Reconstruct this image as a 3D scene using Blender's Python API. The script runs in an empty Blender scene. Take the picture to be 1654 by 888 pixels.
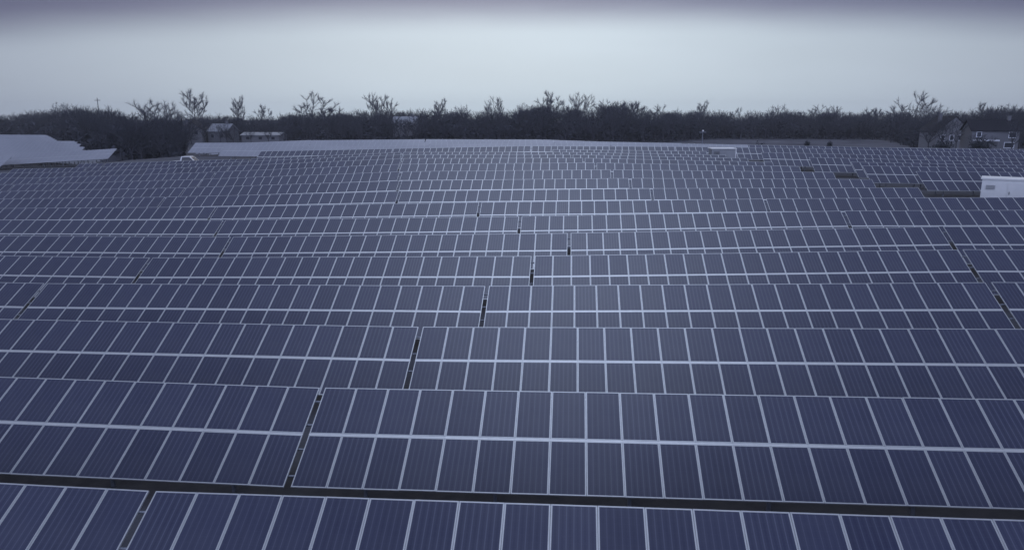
import bpy, bmesh, math, random
import numpy as np
from mathutils import Vector, Matrix

R = math.radians
random.seed(7)
rng = np.random.default_rng(7)
scn = bpy.context.scene
COL = scn.collection

# ------------------------------------------------------------------ camera
CAMZ = 10.5
HAZE = 0.0002
cam_d = bpy.data.cameras.new('camera')
cam = bpy.data.objects.new('camera', cam_d)
COL.objects.link(cam)
cam_d.sensor_width = 36.0
cam_d.lens = 25.03
cam_d.clip_start = 0.3
cam_d.clip_end = 8000
cam.location = (0, 0, CAMZ)
YAW, PITCH = R(5.3), math.atan(259 / 1150)
cam.rotation_euler = (math.pi / 2 - PITCH, 0, YAW)
scn.camera = cam

# ------------------------------------------------------------------ sky, sun, exposure
SUN_EL, SUN_AZ = R(30), R(-8)          # azimuth from +Y towards +X
world = bpy.data.worlds.new('World')
scn.world = world
world.use_nodes = True
nt = world.node_tree
nt.nodes.clear()
N = nt.nodes.new


def math_node(tree, op, a, b=None, c=None, clamp=False):
    n = tree.nodes.new('ShaderNodeMath')
    n.operation = op
    n.use_clamp = clamp
    for i, v in enumerate((a, b, c)):
        if v is None:
            continue
        if isinstance(v, (int, float)):
            n.inputs[i].default_value = v
        else:
            tree.links.new(v, n.inputs[i])
    return n.outputs[0]


out = N('ShaderNodeOutputWorld')
sky = N('ShaderNodeTexSky')
sky.sky_type = 'NISHITA'
sky.sun_disc = False
sky.sun_elevation = SUN_EL
sky.sun_rotation = SUN_AZ
sky.dust_density = 4.0
bg_sky = N('ShaderNodeBackground')
nt.links.new(sky.outputs[0], bg_sky.inputs[0])
bg_sky.inputs[1].default_value = 0.05
# cloud deck: a bright strip over the horizon, a darker band above it standing in for lens falloff, an added high glow for the panels to mirror
tc = N('ShaderNodeTexCoord')
sep = N('ShaderNodeSeparateXYZ')
nt.links.new(tc.outputs['Generated'], sep.inputs[0])
az = math_node(nt, 'ARCTAN2', sep.outputs[0], sep.outputs[1])
el = math_node(nt, 'ARCSINE', math_node(nt, 'MINIMUM', math_node(nt, 'MAXIMUM', sep.outputs[2], -1.0), 1.0))
nz = N('ShaderNodeTexNoise')
mp = N('ShaderNodeMapping')
mp.inputs['Scale'].default_value = (1.6, 1.6, 9.0)
nt.links.new(tc.outputs['Generated'], mp.inputs[0])
nt.links.new(mp.outputs[0], nz.inputs['Vector'])
nz.inputs['Scale'].default_value = 1.4
nz.inputs['Detail'].default_value = 5.0
nz.inputs['Roughness'].default_value = 0.5
wob = math_node(nt, 'MULTIPLY', math_node(nt, 'SUBTRACT', nz.outputs[0], 0.5), 0.022)
azd = math_node(nt, 'SUBTRACT', az, R(-4))
az2 = math_node(nt, 'MULTIPLY', azd, azd)
# the dark band dips towards the sides, imitating lens falloff
elw = math_node(nt, 'ADD', math_node(nt, 'ADD', el, wob), math_node(nt, 'MULTIPLY', az2, 0.10))
ramp = N('ShaderNodeValToRGB')
cr = ramp.color_ramp
cr.interpolation = 'EASE'
nt.links.new(math_node(nt, 'DIVIDE', elw, R(90)), ramp.inputs[0])
SKYRAMP = [(0.0, (.605, .72, .82)), (0.066, (.605, .72, .825)), (0.100, (.185, .21, .345)), (0.20, (.26, .295, .41)),
           (0.42, (.46, .54, .69)), (0.62, (.44, .52, .67)), (0.80, (.44, .52, .68)), (1.0, (.12, .135, .18))]
cr.elements[0].position, cr.elements[0].color = SKYRAMP[0][0], SKYRAMP[0][1] + (1,)
cr.elements[1].position, cr.elements[1].color = SKYRAMP[-1][0], SKYRAMP[-1][1] + (1,)
for p_, c_ in SKYRAMP[1:-1]:
    e_ = cr.elements.new(p_)
    e_.color = c_ + (1,)
back = math_node(nt, 'SUBTRACT', math_node(nt, 'ABSOLUTE', az), math.pi)
side = math_node(nt, 'ADD', math_node(nt, 'ADD', 0.34, math_node(nt, 'MULTIPLY', 0.66, math_node(nt, 'POWER', math.e, math_node(nt, 'MULTIPLY', az2, -2.2)))),
                 math_node(nt, 'MULTIPLY', 2.3, math_node(nt, 'POWER', math.e, math_node(nt, 'MULTIPLY', math_node(nt, 'MULTIPLY', back, back), -1.1))))
lobe_dir = Vector((math.sin(R(-9)) * math.cos(R(70)), math.cos(R(-9)) * math.cos(R(70)), math.sin(R(70))))  # centre of the added glow, well above the sun lamp; brightens panel reflections
dp = N('ShaderNodeVectorMath')
dp.operation = 'DOT_PRODUCT'
nt.links.new(tc.outputs['Generated'], dp.inputs[0])
dp.inputs[1].default_value = lobe_dir
lobe = math_node(nt, 'MULTIPLY', 2.05, math_node(nt, 'POWER', math.e, math_node(nt, 'MULTIPLY', math_node(nt, 'SUBTRACT', dp.outputs['Value'], 1.0), 30.0)))
bg_cl = N('ShaderNodeBackground')
tint = N('ShaderNodeMix')
tint.data_type = 'RGBA'
tint.blend_type = 'MULTIPLY'
tint.inputs[0].default_value = 1.0
nt.links.new(ramp.outputs[0], tint.inputs[6])
tint2 = N('ShaderNodeMix')
tint2.data_type = 'RGBA'
nt.links.new(math_node(nt, 'MINIMUM', math_node(nt, 'MULTIPLY', az2, 1.6), 1.0), tint2.inputs[0])
tint2.inputs[6].default_value = (1, 1, 1, 1)
tint2.inputs[7].default_value = (1.0, .965, 1.075, 1)
nt.links.new(tint2.outputs[2], tint.inputs[7])
nt.links.new(tint.outputs[2], bg_cl.inputs[0])
cn = N('ShaderNodeTexNoise')
cmp_ = N('ShaderNodeMapping')
cmp_.inputs['Scale'].default_value = (1.0, 1.0, 5.0)
nt.links.new(tc.outputs['Generated'], cmp_.inputs[0])
nt.links.new(cmp_.outputs[0], cn.inputs['Vector'])
cn.inputs['Scale'].default_value = 3.2
cn.inputs['Detail'].default_value = 6.0
cloud = math_node(nt, 'ADD', 0.93, math_node(nt, 'MULTIPLY', cn.outputs[0], 0.14))
nt.links.new(math_node(nt, 'MULTIPLY', side, cloud), bg_cl.inputs[1])
bg_gl = N('ShaderNodeBackground')
bg_gl.inputs[0].default_value = (.70, .81, 1.06, 1)
nt.links.new(lobe, bg_gl.inputs[1])
add1 = N('ShaderNodeAddShader')
nt.links.new(bg_cl.outputs[0], add1.inputs[0])
nt.links.new(bg_gl.outputs[0], add1.inputs[1])
mixw = N('ShaderNodeMixShader')
mixw.inputs[0].default_value = 0.93
nt.links.new(bg_sky.outputs[0], mixw.inputs[1])
nt.links.new(add1.outputs[0], mixw.inputs[2])
nt.links.new(mixw.outputs[0], out.inputs[0])

sd = bpy.data.lights.new('sun', 'SUN')
sd.energy = 0.6
sd.angle = R(14)
sd.color = (1.0, 0.97, 0.95)
sun = bpy.data.objects.new('sun', sd)
COL.objects.link(sun)
sun.location = (0, 0, 60)
sv = Vector((math.sin(SUN_AZ) * math.cos(SUN_EL), math.cos(SUN_AZ) * math.cos(SUN_EL), math.sin(SUN_EL)))
sun.rotation_euler = sv.to_track_quat('Z', 'Y').to_euler()

vs = scn.view_settings
vs.view_transform = 'Standard'
vs.look = 'None'
vs.gamma = 1.0
vs.exposure = 0.0
vs.use_curve_mapping = False


# ------------------------------------------------------------------ helpers
def tag(o, label=None, cat=None, group=None, kind=None):
    if label:
        o['label'] = label
    if cat:
        o['category'] = cat
    if group:
        o['group'] = group
    if kind:
        o['kind'] = kind
    return o


def empty(name, loc, rot=(0, 0, 0)):
    o = bpy.data.objects.new(name, None)
    o.empty_display_size = 0.3
    o.location = loc
    o.rotation_euler = rot
    COL.objects.link(o)
    return o


def link(name, mesh, parent=None, loc=(0, 0, 0), rot=(0, 0, 0)):
    o = bpy.data.objects.new(name, mesh)
    o.location = loc
    o.rotation_euler = rot
    COL.objects.link(o)
    if parent:
        o.parent = parent
    return o


class MB:
    """collects boxes, quads and tubes into ONE mesh"""

    def __init__(self):
        self.v, self.f, self.m = [], [], []

    def quad(self, pts, mi=0):
        b = len(self.v)
        self.v += [tuple(p) for p in pts]
        self.f.append(tuple(range(b, b + len(pts))))
        self.m.append(mi)

    def box(self, lo, hi, mi=0, M=None):
        x0, y0, z0 = lo
        x1, y1, z1 = hi
        c = [(x0, y0, z0), (x1, y0, z0), (x1, y1, z0), (x0, y1, z0), (x0, y0, z1), (x1, y0, z1), (x1, y1, z1), (x0, y1, z1)]
        if M is not None:
            c = [tuple(M @ Vector(p)) for p in c]
        b = len(self.v)
        self.v += c
        for f in ((0, 3, 2, 1), (4, 5, 6, 7), (0, 1, 5, 4), (1, 2, 6, 5), (2, 3, 7, 6), (3, 0, 4, 7)):
            self.f.append(tuple(b + i for i in f))
            self.m.append(mi)

    def tube(self, p, q, r0, r1, n=6, mi=0, cap=True):
        p, q = Vector(p), Vector(q)
        d = (q - p).normalized()
        a = d.orthogonal().normalized()
        c = d.cross(a)
        b = len(self.v)
        for (o, r) in ((p, r0), (q, r1)):
            for i in range(n):
                t = 2 * math.pi * i / n
                self.v.append(tuple(o + a * (r * math.cos(t)) + c * (r * math.sin(t))))
        for i in range(n):
            j = (i + 1) % n
            self.f.append((b + i, b + j, b + n + j, b + n + i))
            self.m.append(mi)
        if cap:
            self.f.append(tuple(b + i for i in reversed(range(n))))
            self.f.append(tuple(b + n + i for i in range(n)))
            self.m += [mi, mi]

    def mesh(self, name, mats):
        me = bpy.data.meshes.new(name)
        me.from_pydata(self.v, [], self.f)
        for m in (mats if isinstance(mats, (list, tuple)) else [mats]):
            me.materials.append(m)
        me.polygons.foreach_set('material_index', self.m)
        me.update()
        return me

    def build(self, name, mats, parent=None, loc=(0, 0, 0), rot=(0, 0, 0)):
        return link(name, self.mesh(name, mats), parent, loc, rot)


def np_mesh(name, V, F, mat, smooth=False):
    """mesh from numpy arrays; F is (n, 3) or (n, 4)"""
    me = bpy.data.meshes.new(name)
    n, k = F.shape
    me.vertices.add(len(V))
    me.vertices.foreach_set('co', np.ascontiguousarray(V, dtype=np.float32).ravel())
    me.loops.add(n * k)
    me.loops.foreach_set('vertex_index', np.ascontiguousarray(F, dtype=np.int32).ravel())
    me.polygons.add(n)
    me.polygons.foreach_set('loop_start', np.arange(0, n * k, k, dtype=np.int32))
    if smooth:
        me.polygons.foreach_set('use_smooth', np.ones(n, dtype=bool))
    me.materials.append(mat)
    me.update(calc_edges=True)
    return me


def q_of(u):
    """bearing of picture column u as X / Y near the horizon"""
    a = math.atan((u - 827) / 1150 * math.cos(PITCH)) - YAW
    return math.tan(a)



# ------------------------------------------------------------------ materials
def new_mat(name):
    m = bpy.data.materials.new(name)
    m.use_nodes = True
    t = m.node_tree
    return m, t, t.nodes['Principled BSDF']


def noise(t, scale, detail=4, vec='Object', rough=0.55, stretch=None):
    c = t.nodes.new('ShaderNodeTexCoord')
    n = t.nodes.new('ShaderNodeTexNoise')
    n.inputs['Scale'].default_value = scale
    n.inputs['Detail'].default_value = detail
    n.inputs['Roughness'].default_value = rough
    if stretch:
        mpn = t.nodes.new('ShaderNodeMapping')
        mpn.inputs['Scale'].default_value = stretch
        t.links.new(c.outputs[vec], mpn.inputs[0])
        t.links.new(mpn.outputs[0], n.inputs['Vector'])
    else:
        t.links.new(c.outputs[vec], n.inputs['Vector'])
    return n.outputs[0]


def mix_col(t, fac, a, b):
    n = t.nodes.new('ShaderNodeMix')
    n.data_type = 'RGBA'
    if isinstance(fac, (int, float)):
        n.inputs[0].default_value = fac
    else:
        t.links.new(fac, n.inputs[0])
    for i, v in ((6, a), (7, b)):
        if isinstance(v, tuple):
            n.inputs[i].default_value = v + (1,) if len(v) == 3 else v
        else:
            t.links.new(v, n.inputs[i])
    return n.outputs[2]


def remap(t, v, a, b, c=0.0, d=1.0):
    n = t.nodes.new('ShaderNodeMapRange')
    n.inputs[1].default_value, n.inputs[2].default_value = a, b
    n.inputs[3].default_value, n.inputs[4].default_value = c, d
    t.links.new(v, n.inputs[0])
    return n.outputs[0]


def simple(name, c0, c1, scale=3.0, rough=0.7, metal=0.0, bump=0.0, vec='Object', stretch=None, spec=0.5):
    m, t, b = new_mat(name)
    f = remap(t, noise(t, scale, 5, vec, stretch=stretch), 0.3, 0.7)
    t.links.new(mix_col(t, f, c0, c1), b.inputs['Base Color'])
    b.inputs['Roughness'].default_value = rough
    b.inputs['Metallic'].default_value = metal
    b.inputs['Specular IOR Level'].default_value = spec
    if bump:
        bn = t.nodes.new('ShaderNodeBump')
        bn.inputs['Strength'].default_value = bump
        t.links.new(f, bn.inputs['Height'])
        t.links.new(bn.outputs[0], b.inputs['Normal'])
    return m


PW, PX = 0.9845, 0.9935          # module width, column pitch
PL = 1.70                        # module length


def cell_material(name, per_object):
    """dark blue silicon behind glass: six columns of cells with pale gaps and bus bars"""
    m, t, b = new_mat(name)
    c = t.nodes.new('ShaderNodeTexCoord')
    s = t.nodes.new('ShaderNodeSeparateXYZ')
    t.links.new(c.outputs['Object'], s.inputs[0])
    x, y = s.outputs[0], s.outputs[1]
    if per_object:
        oi = t.nodes.new('ShaderNodeObjectInfo')
        rnd = oi.outputs['Random']
        oi2 = t.nodes.new('ShaderNodeTexWhiteNoise')
        oi2.noise_dimensions = '1D'
        t.links.new(rnd, oi2.inputs['W'])
        rnd2 = oi2.outputs['Value']
        xm = math_node(t, 'ADD', x, PW / 2)
        ym = math_node(t, 'ADD', y, PL / 2)
        # six cell columns of 0.156 m
        u = math_node(t, 'DIVIDE', math_node(t, 'SUBTRACT', xm, 0.0240), 0.1561)
        fu = math_node(t, 'FRACT', u)
        gap = math_node(t, 'LESS_THAN', math_node(t, 'ABSOLUTE', math_node(t, 'SUBTRACT', fu, 0.5)), 0.47)   # 1 inside a cell
        v = math_node(t, 'DIVIDE', math_node(t, 'SUBTRACT', ym, 0.035), 0.157)
        fv = math_node(t, 'FRACT', v)
        gapv = math_node(t, 'LESS_THAN', math_node(t, 'ABSOLUTE', math_node(t, 'SUBTRACT', fv, 0.5)), 0.488)
        bus = math_node(t, 'LESS_THAN', math_node(t, 'ABSOLUTE', math_node(t, 'SUBTRACT', math_node(t, 'ABSOLUTE', math_node(t, 'SUBTRACT', fu, 0.5)), 0.2)), 0.022)
        cellid = t.nodes.new('ShaderNodeTexWhiteNoise')
        cellid.noise_dimensions = '3D'
        cb = t.nodes.new('ShaderNodeCombineXYZ')
        t.links.new(math_node(t, 'FLOOR', u), cb.inputs[0])
        t.links.new(math_node(t, 'MULTIPLY', rnd, 91.0), cb.inputs[2])
        t.links.new(cb.outputs[0], cellid.inputs['Vector'])
        tone = math_node(t, 'ADD', math_node(t, 'MULTIPLY', rnd2, 0.70), math_node(t, 'MULTIPLY', cellid.outputs['Value'], 0.30))
        cell = mix_col(t, tone, CELL0, CELL1)
        # some modules show their strings of cells more strongly than others
        contrast = math_node(t, 'ADD', 0.38, math_node(t, 'MULTIPLY', rnd, 0.40))
        # paler edge where two strings of cells meet
        edge = remap(t, math_node(t, 'ABSOLUTE', math_node(t, 'SUBTRACT', fu, 0.5)), 0.24, 0.42)
        cell = mix_col(t, math_node(t, 'MULTIPLY', edge, math_node(t, 'MULTIPLY', contrast, 0.75)), cell, (.085, .095, .145))
        cell = mix_col(t, math_node(t, 'MULTIPLY', bus, math_node(t, 'MULTIPLY', contrast, 0.30)), cell, (.14, .155, .25))
        cell = mix_col(t, math_node(t, 'MULTIPLY', math_node(t, 'SUBTRACT', 1.0, gap), contrast), cell, (.13, .145, .23))
        col = mix_col(t, math_node(t, 'MULTIPLY', math_node(t, 'SUBTRACT', 1.0, gapv), 0.25), cell, (.10, .11, .18))
        t.links.new(math_node(t, 'ADD', 0.16, math_node(t, 'MULTIPLY', rnd2, 0.10)), b.inputs['Roughness'])
    else:
        w = t.nodes.new('ShaderNodeTexWhiteNoise')
        w.noise_dimensions = '3D'
        cb = t.nodes.new('ShaderNodeCombineXYZ')
        g = t.nodes.new('ShaderNodeNewGeometry')
        s2 = t.nodes.new('ShaderNodeSeparateXYZ')
        t.links.new(g.outputs['Position'], s2.inputs[0])
        t.links.new(math_node(t, 'FLOOR', math_node(t, 'DIVIDE', x, PX)), cb.inputs[0])
        t.links.new(math_node(t, 'FLOOR', math_node(t, 'MULTIPLY', s2.outputs[1], 0.33)), cb.inputs[1])
        t.links.new(cb.outputs[0], w.inputs['Vector'])
        col = mix_col(t, w.outputs['Value'], CELL0, CELL1)
        b.inputs['Roughness'].default_value = 0.24
    dirt = remap(t, noise(t, 1.1, 4, 'Object'), 0.35, 0.75, 0.0, 0.10)
    col = mix_col(t, dirt, col, (.16, .165, .19))
    t.links.new(col, b.inputs['Base Color'])
    b.inputs['IOR'].default_value = 1.5
    return m


CELL0, CELL1 = (.035, .0405, .082), (.046, .053, .104)
M_cell = cell_material('solar_glass', True)
M_cell_far = cell_material('solar_glass_far', False)
M_cell_grazing = simple('pale_grazing_glass', (.25, .265, .32), (.33, .345, .40), .11, .3)  # sky sheen at grazing view painted into the far modules' base colour
M_alu = simple('anodised_aluminium', (.52, .545, .58), (.62, .645, .68), 6, 0.38, 0.55)
M_rail = simple('bright_rail', (.68, .70, .73), (.78, .80, .82), 5, 0.36, 0.55)
M_steel = simple('galvanised_steel', (.20, .22, .27), (.30, .32, .38), 12, 0.55, 0.5)
M_white = simple('white_painted_steel', (.76, .78, .80), (.84, .85, .86), 1.3, 0.45)
M_white2 = simple('weathered_white_paint', (.78, .80, .82), (.86, .87, .88), 1.1, 0.5)
M_greybox = simple('grey_painted_steel', (.27, .285, .32), (.34, .355, .39), 1.5, 0.5)
M_dark = simple('dark_louvre', (.03, .032, .045), (.05, .052, .07), 4, 0.6)
M_conc = simple('concrete', (.28, .29, .32), (.36, .37, .40), 5, 0.9, bump=0.2)
M_bark = simple('bark', (.05, .052, .066), (.085, .087, .105), 2.5, 0.95, spec=0.1)
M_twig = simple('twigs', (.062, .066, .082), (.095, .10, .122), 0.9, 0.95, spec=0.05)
M_twig_hazed = simple('hazed_twigs', (.10, .105, .135), (.15, .155, .19), 0.9, 0.95, spec=0.05)  # lighter copy of the twigs, paleness of distant air put into their colour
M_brush = simple('undergrowth', (.05, .053, .068), (.085, .09, .11), 0.25, 1.0, spec=0.0, vec='Object')
M_ever = simple('evergreen_needles', (.03, .036, .045), (.06, .068, .08), 0.8, 1.0, spec=0.05)
M_siding = simple('house_siding', (.13, .136, .16), (.175, .18, .205), 1.0, 0.8, stretch=(1, 1, 12))
M_siding2 = simple('pale_siding', (.17, .175, .20), (.22, .225, .25), 1.0, 0.8, stretch=(1, 1, 12))
M_roof = simple('shingle_roof', (.020, .021, .028), (.038, .039, .050), 3.0, 0.95, spec=0.05)
M_roofl = simple('metal_roof', (.20, .215, .25), (.27, .285, .32), 2.0, 0.5)
M_trim = simple('white_trim', (.66, .69, .78), (.76, .78, .84), 2.0, 0.6)
M_glass = simple('window_glass', (.03, .035, .05), (.05, .055, .075), 0.6, 0.05)
M_carpaint = simple('white_car_paint', (.66, .68, .72), (.72, .74, .78), 1.0, 0.25)
M_tyre = simple('tyre_rubber', (.015, .015, .02), (.025, .025, .03), 8, 0.9)
M_red = simple('tail_lamp_plastic', (.10, .02, .02), (.14, .03, .03), 4, 0.3)

# ground: damp winter turf with bare soil
M_ground, t, b = new_mat('winter_turf')
n1 = remap(t, noise(t, 0.12, 6, 'Object'), 0.35, 0.65)
n2 = remap(t, noise(t, 2.3, 6, 'Object', 0.7), 0.3, 0.7)
c_ = mix_col(t, n1, (.058, .063, .084), (.088, .094, .118))
c_ = mix_col(t, math_node(t, 'MULTIPLY', n2, 0.6), c_, (.13, .136, .16))
t.links.new(c_, b.inputs['Base Color'])
b.inputs['Roughness'].default_value = 1.0
b.inputs['Specular IOR Level'].default_value = 0.05
bn = t.nodes.new('ShaderNodeBump')
bn.inputs['Strength'].default_value = 0.6
t.links.new(n2, bn.inputs['Height'])
t.links.new(bn.outputs[0], b.inputs['Normal'])
M_meadow = simple('dormant_meadow', (.07, .073, .092), (.15, .155, .185), 0.09, 1.0, spec=0.0, stretch=(1, .35, 1))
M_gravel = simple('gravel', (.024, .026, .035), (.038, .041, .053), 1.8, 1.0, bump=0.4, spec=0.05)

# ------------------------------------------------------------------ terrain
GX0, GY0, GD = -210.0, -20.0, 10.0
GRID = np.array([[float(v) for v in r.split()] for r in """-734 -736 -739 -742 -746 -749 -753 -757 -763 -772 -785 -800 -816 -829 -837 -840 -841 -840 -840 -838 -833 -827 -822 -823 -828 -833 -833 -825 -811 -795 -781 -771 -765 -761 -757 -753 -748
-736 -740 -745 -751 -757 -763 -768 -773 -779 -787 -798 -811 -824 -834 -840 -844 -848 -856 -864 -867 -861 -847 -831 -821 -820 -823 -824 -819 -807 -793 -781 -774 -770 -768 -765 -760 -754
-740 -746 -753 -762 -771 -779 -786 -791 -796 -803 -811 -820 -828 -832 -833 -832 -835 -843 -854 -862 -859 -843 -822 -806 -799 -801 -803 -800 -790 -779 -770 -765 -765 -765 -764 -761 -755
-744 -752 -762 -774 -786 -796 -804 -809 -813 -817 -822 -826 -830 -830 -826 -822 -819 -822 -831 -838 -838 -825 -805 -787 -777 -776 -776 -773 -765 -755 -748 -745 -747 -750 -751 -751 -748
-747 -758 -771 -786 -800 -812 -820 -824 -827 -828 -829 -830 -829 -828 -825 -821 -818 -818 -820 -822 -818 -804 -783 -761 -747 -742 -742 -740 -734 -726 -719 -716 -718 -722 -726 -728 -730
-751 -763 -778 -795 -810 -822 -829 -833 -834 -834 -833 -830 -825 -820 -818 -819 -822 -822 -819 -812 -798 -776 -748 -719 -699 -692 -694 -698 -698 -693 -688 -685 -685 -688 -692 -698 -704
-753 -767 -783 -800 -815 -825 -829 -830 -831 -832 -833 -830 -821 -811 -806 -807 -811 -813 -806 -791 -769 -739 -705 -672 -649 -641 -645 -654 -660 -662 -660 -658 -657 -658 -662 -668 -678
-755 -769 -786 -802 -814 -820 -818 -814 -813 -818 -824 -827 -822 -811 -800 -795 -793 -788 -773 -752 -726 -697 -667 -638 -616 -607 -610 -617 -626 -633 -638 -642 -644 -644 -646 -651 -661
-754 -770 -787 -802 -811 -809 -800 -787 -781 -787 -800 -814 -819 -813 -802 -790 -777 -757 -729 -697 -669 -647 -628 -611 -598 -590 -588 -590 -596 -608 -624 -639 -648 -651 -650 -651 -657
-752 -769 -788 -804 -810 -804 -785 -764 -750 -751 -767 -787 -799 -800 -790 -773 -747 -712 -669 -629 -600 -585 -578 -577 -577 -577 -574 -573 -578 -595 -622 -650 -669 -674 -670 -664 -664
-746 -766 -790 -810 -819 -812 -789 -761 -742 -738 -750 -765 -775 -772 -758 -733 -696 -649 -599 -558 -534 -528 -534 -546 -560 -571 -576 -577 -583 -604 -638 -673 -696 -701 -692 -680 -673
-733 -759 -790 -819 -835 -830 -808 -780 -760 -755 -762 -767 -763 -748 -725 -693 -650 -598 -547 -512 -500 -505 -519 -537 -557 -575 -588 -595 -606 -628 -662 -695 -715 -716 -702 -686 -676
-713 -743 -783 -820 -842 -839 -816 -789 -773 -772 -776 -769 -747 -717 -689 -662 -628 -582 -536 -505 -496 -503 -515 -528 -543 -561 -580 -595 -613 -636 -667 -694 -709 -707 -693 -678 -670
-687 -720 -765 -806 -826 -818 -789 -759 -747 -753 -758 -740 -698 -651 -619 -607 -598 -575 -539 -507 -491 -489 -492 -496 -504 -520 -540 -562 -584 -609 -637 -663 -678 -681 -675 -667 -665
-664 -698 -743 -780 -791 -769 -727 -692 -688 -709 -727 -710 -652 -581 -534 -526 -537 -538 -519 -490 -468 -460 -462 -470 -483 -500 -517 -533 -549 -570 -597 -626 -650 -664 -669 -670 -672
-656 -690 -731 -760 -757 -718 -661 -624 -633 -684 -737 -744 -688 -596 -518 -483 -484 -492 -484 -465 -451 -455 -477 -509 -540 -562 -570 -567 -564 -572 -596 -630 -665 -689 -699 -701 -699
-671 -704 -741 -761 -744 -689 -621 -583 -607 -690 -788 -839 -809 -715 -606 -529 -494 -484 -477 -469 -471 -497 -548 -610 -665 -693 -690 -667 -644 -641 -663 -701 -739 -762 -766 -756 -741
-700 -734 -767 -778 -751 -687 -613 -572 -599 -696 -819 -906 -911 -836 -722 -621 -559 -532 -522 -521 -534 -572 -638 -716 -782 -813 -807 -777 -751 -748 -773 -812 -845 -856 -844 -815 -781
-729 -760 -787 -792 -761 -698 -625 -583 -601 -684 -797 -887 -911 -863 -774 -688 -633 -613 -612 -618 -632 -663 -716 -781 -838 -867 -864 -844 -830 -838 -869 -905 -928 -924 -894 -850 -804
-742 -767 -786 -787 -759 -709 -653 -621 -634 -693 -774 -838 -858 -829 -774 -727 -708 -715 -732 -746 -753 -762 -784 -816 -847 -865 -865 -858 -859 -877 -909 -939 -950 -936 -899 -850 -803
-737 -752 -763 -762 -746 -719 -697 -693 -719 -769 -824 -859 -862 -839 -808 -793 -803 -832 -861 -875 -871 -857 -847 -846 -850 -852 -850 -847 -853 -871 -895 -915 -919 -902 -868 -827 -789
-720 -725 -730 -731 -730 -734 -751 -787 -840 -899 -945 -965 -955 -929 -904 -897 -913 -940 -962 -966 -950 -922 -894 -874 -862 -854 -846 -840 -841 -849 -861 -871 -870 -856 -832 -802 -775
-701 -700 -701 -707 -721 -750 -798 -865 -942 -1013 -1061 -1076 -1061 -1030 -1001 -986 -987 -996 -1000 -990 -967 -936 -908 -888 -875 -865 -855 -846 -839 -838 -840 -842 -839 -829 -812 -792 -772
-689 -684 -684 -694 -717 -760 -823 -902 -985 -1056 -1100 -1111 -1093 -1060 -1027 -1003 -989 -981 -971 -954 -932 -909 -892 -881 -876 -872 -866 -857 -849 -844 -841 -840 -837 -829 -816 -799 -781
-684 -678 -679 -691 -718 -763 -825 -898 -970 -1028 -1061 -1064 -1043 -1010 -977 -950 -932 -919 -907 -894 -881 -870 -865 -865 -868 -871 -870 -867 -863 -860 -859 -859 -856 -848 -834 -816 -795
-687 -681 -682 -694 -721 -762 -816 -876 -932 -973 -992 -987 -963 -931 -899 -876 -861 -854 -851 -849 -848 -848 -851 -856 -861 -865 -868 -870 -872 -875 -879 -881 -879 -870 -853 -831 -807
-695 -690 -692 -703 -727 -763 -808 -856 -900 -929 -940 -930 -905 -874 -846 -826 -817 -818 -825 -835 -844 -852 -857 -859 -860 -861 -863 -867 -874 -882 -891 -895 -893 -882 -863 -838 -811
-705 -702 -704 -714 -735 -766 -805 -846 -882 -907 -916 -907 -884 -855 -828 -811 -806 -812 -826 -843 -859 -868 -871 -868 -863 -857 -855 -859 -867 -879 -889 -895 -892 -880 -859 -833 -807
-714 -713 -715 -725 -742 -768 -801 -837 -870 -894 -904 -899 -881 -855 -831 -814 -810 -818 -834 -854 -870 -879 -879 -871 -859 -849 -843 -845 -853 -864 -875 -880 -876 -863 -843 -819 -795""".strip().split('\n')]) / 100.0
NY, NX = GRID.shape
FAR_T = -8.75


def _cr(t):
    return (-.5 * t + t * t - .5 * t ** 3, 1 - 2.5 * t * t + 1.5 * t ** 3, .5 * t + 2 * t * t - 1.5 * t ** 3, -.5 * t * t + .5 * t ** 3)


def top_z(X, Y):
    """height of the tables' top edges above the camera datum (numpy)"""
    X, Y = np.asarray(X, float), np.asarray(Y, float)
    gx = np.clip((X - GX0) / GD, 0, NX - 1.0001)
    gy = np.clip((Y - GY0) / GD, 0, NY - 1.0001)
    i, j = gx.astype(int), gy.astype(int)
    wx, wy = _cr(gx - i), _cr(gy - j)
    z = 0
    for a in range(4):
        for c in range(4):
            z = z + GRID[np.clip(j + c - 1, 0, NY - 1), np.clip(i + a - 1, 0, NX - 1)] * wx[a] * wy[c]
    dx = np.maximum(np.maximum(GX0 - X, X - (GX0 + GD * (NX - 1))), 0)
    dy = np.maximum(np.maximum(GY0 - Y, Y - (GY0 + GD * (NY - 1))), 0)
    w = np.clip(np.hypot(dx, dy) / 70.0, 0, 1)
    w = w * w * (3 - 2 * w)
    return z * (1 - w) + FAR_T * w


TOPH = 2.25


def ground(X, Y):
    return top_z(X, Y) - TOPH + CAMZ


def gz(x, y):
    return float(ground(x, y))


def sheet(name, xs, ys, mat, lift=0.0):
    XX, YY = np.meshgrid(xs, ys)
    ZZ = ground(XX, YY) + lift
    V = np.stack([XX, YY, ZZ], -1).reshape(-1, 3)
    nx, ny = len(xs), len(ys)
    I = np.arange(nx * ny).reshape(ny, nx)
    F = np.stack([I[:-1, :-1], I[:-1, 1:], I[1:, 1:], I[1:, :-1]], -1).reshape(-1, 4)
    return link(name, np_mesh(name, V, F, mat, True))


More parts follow.
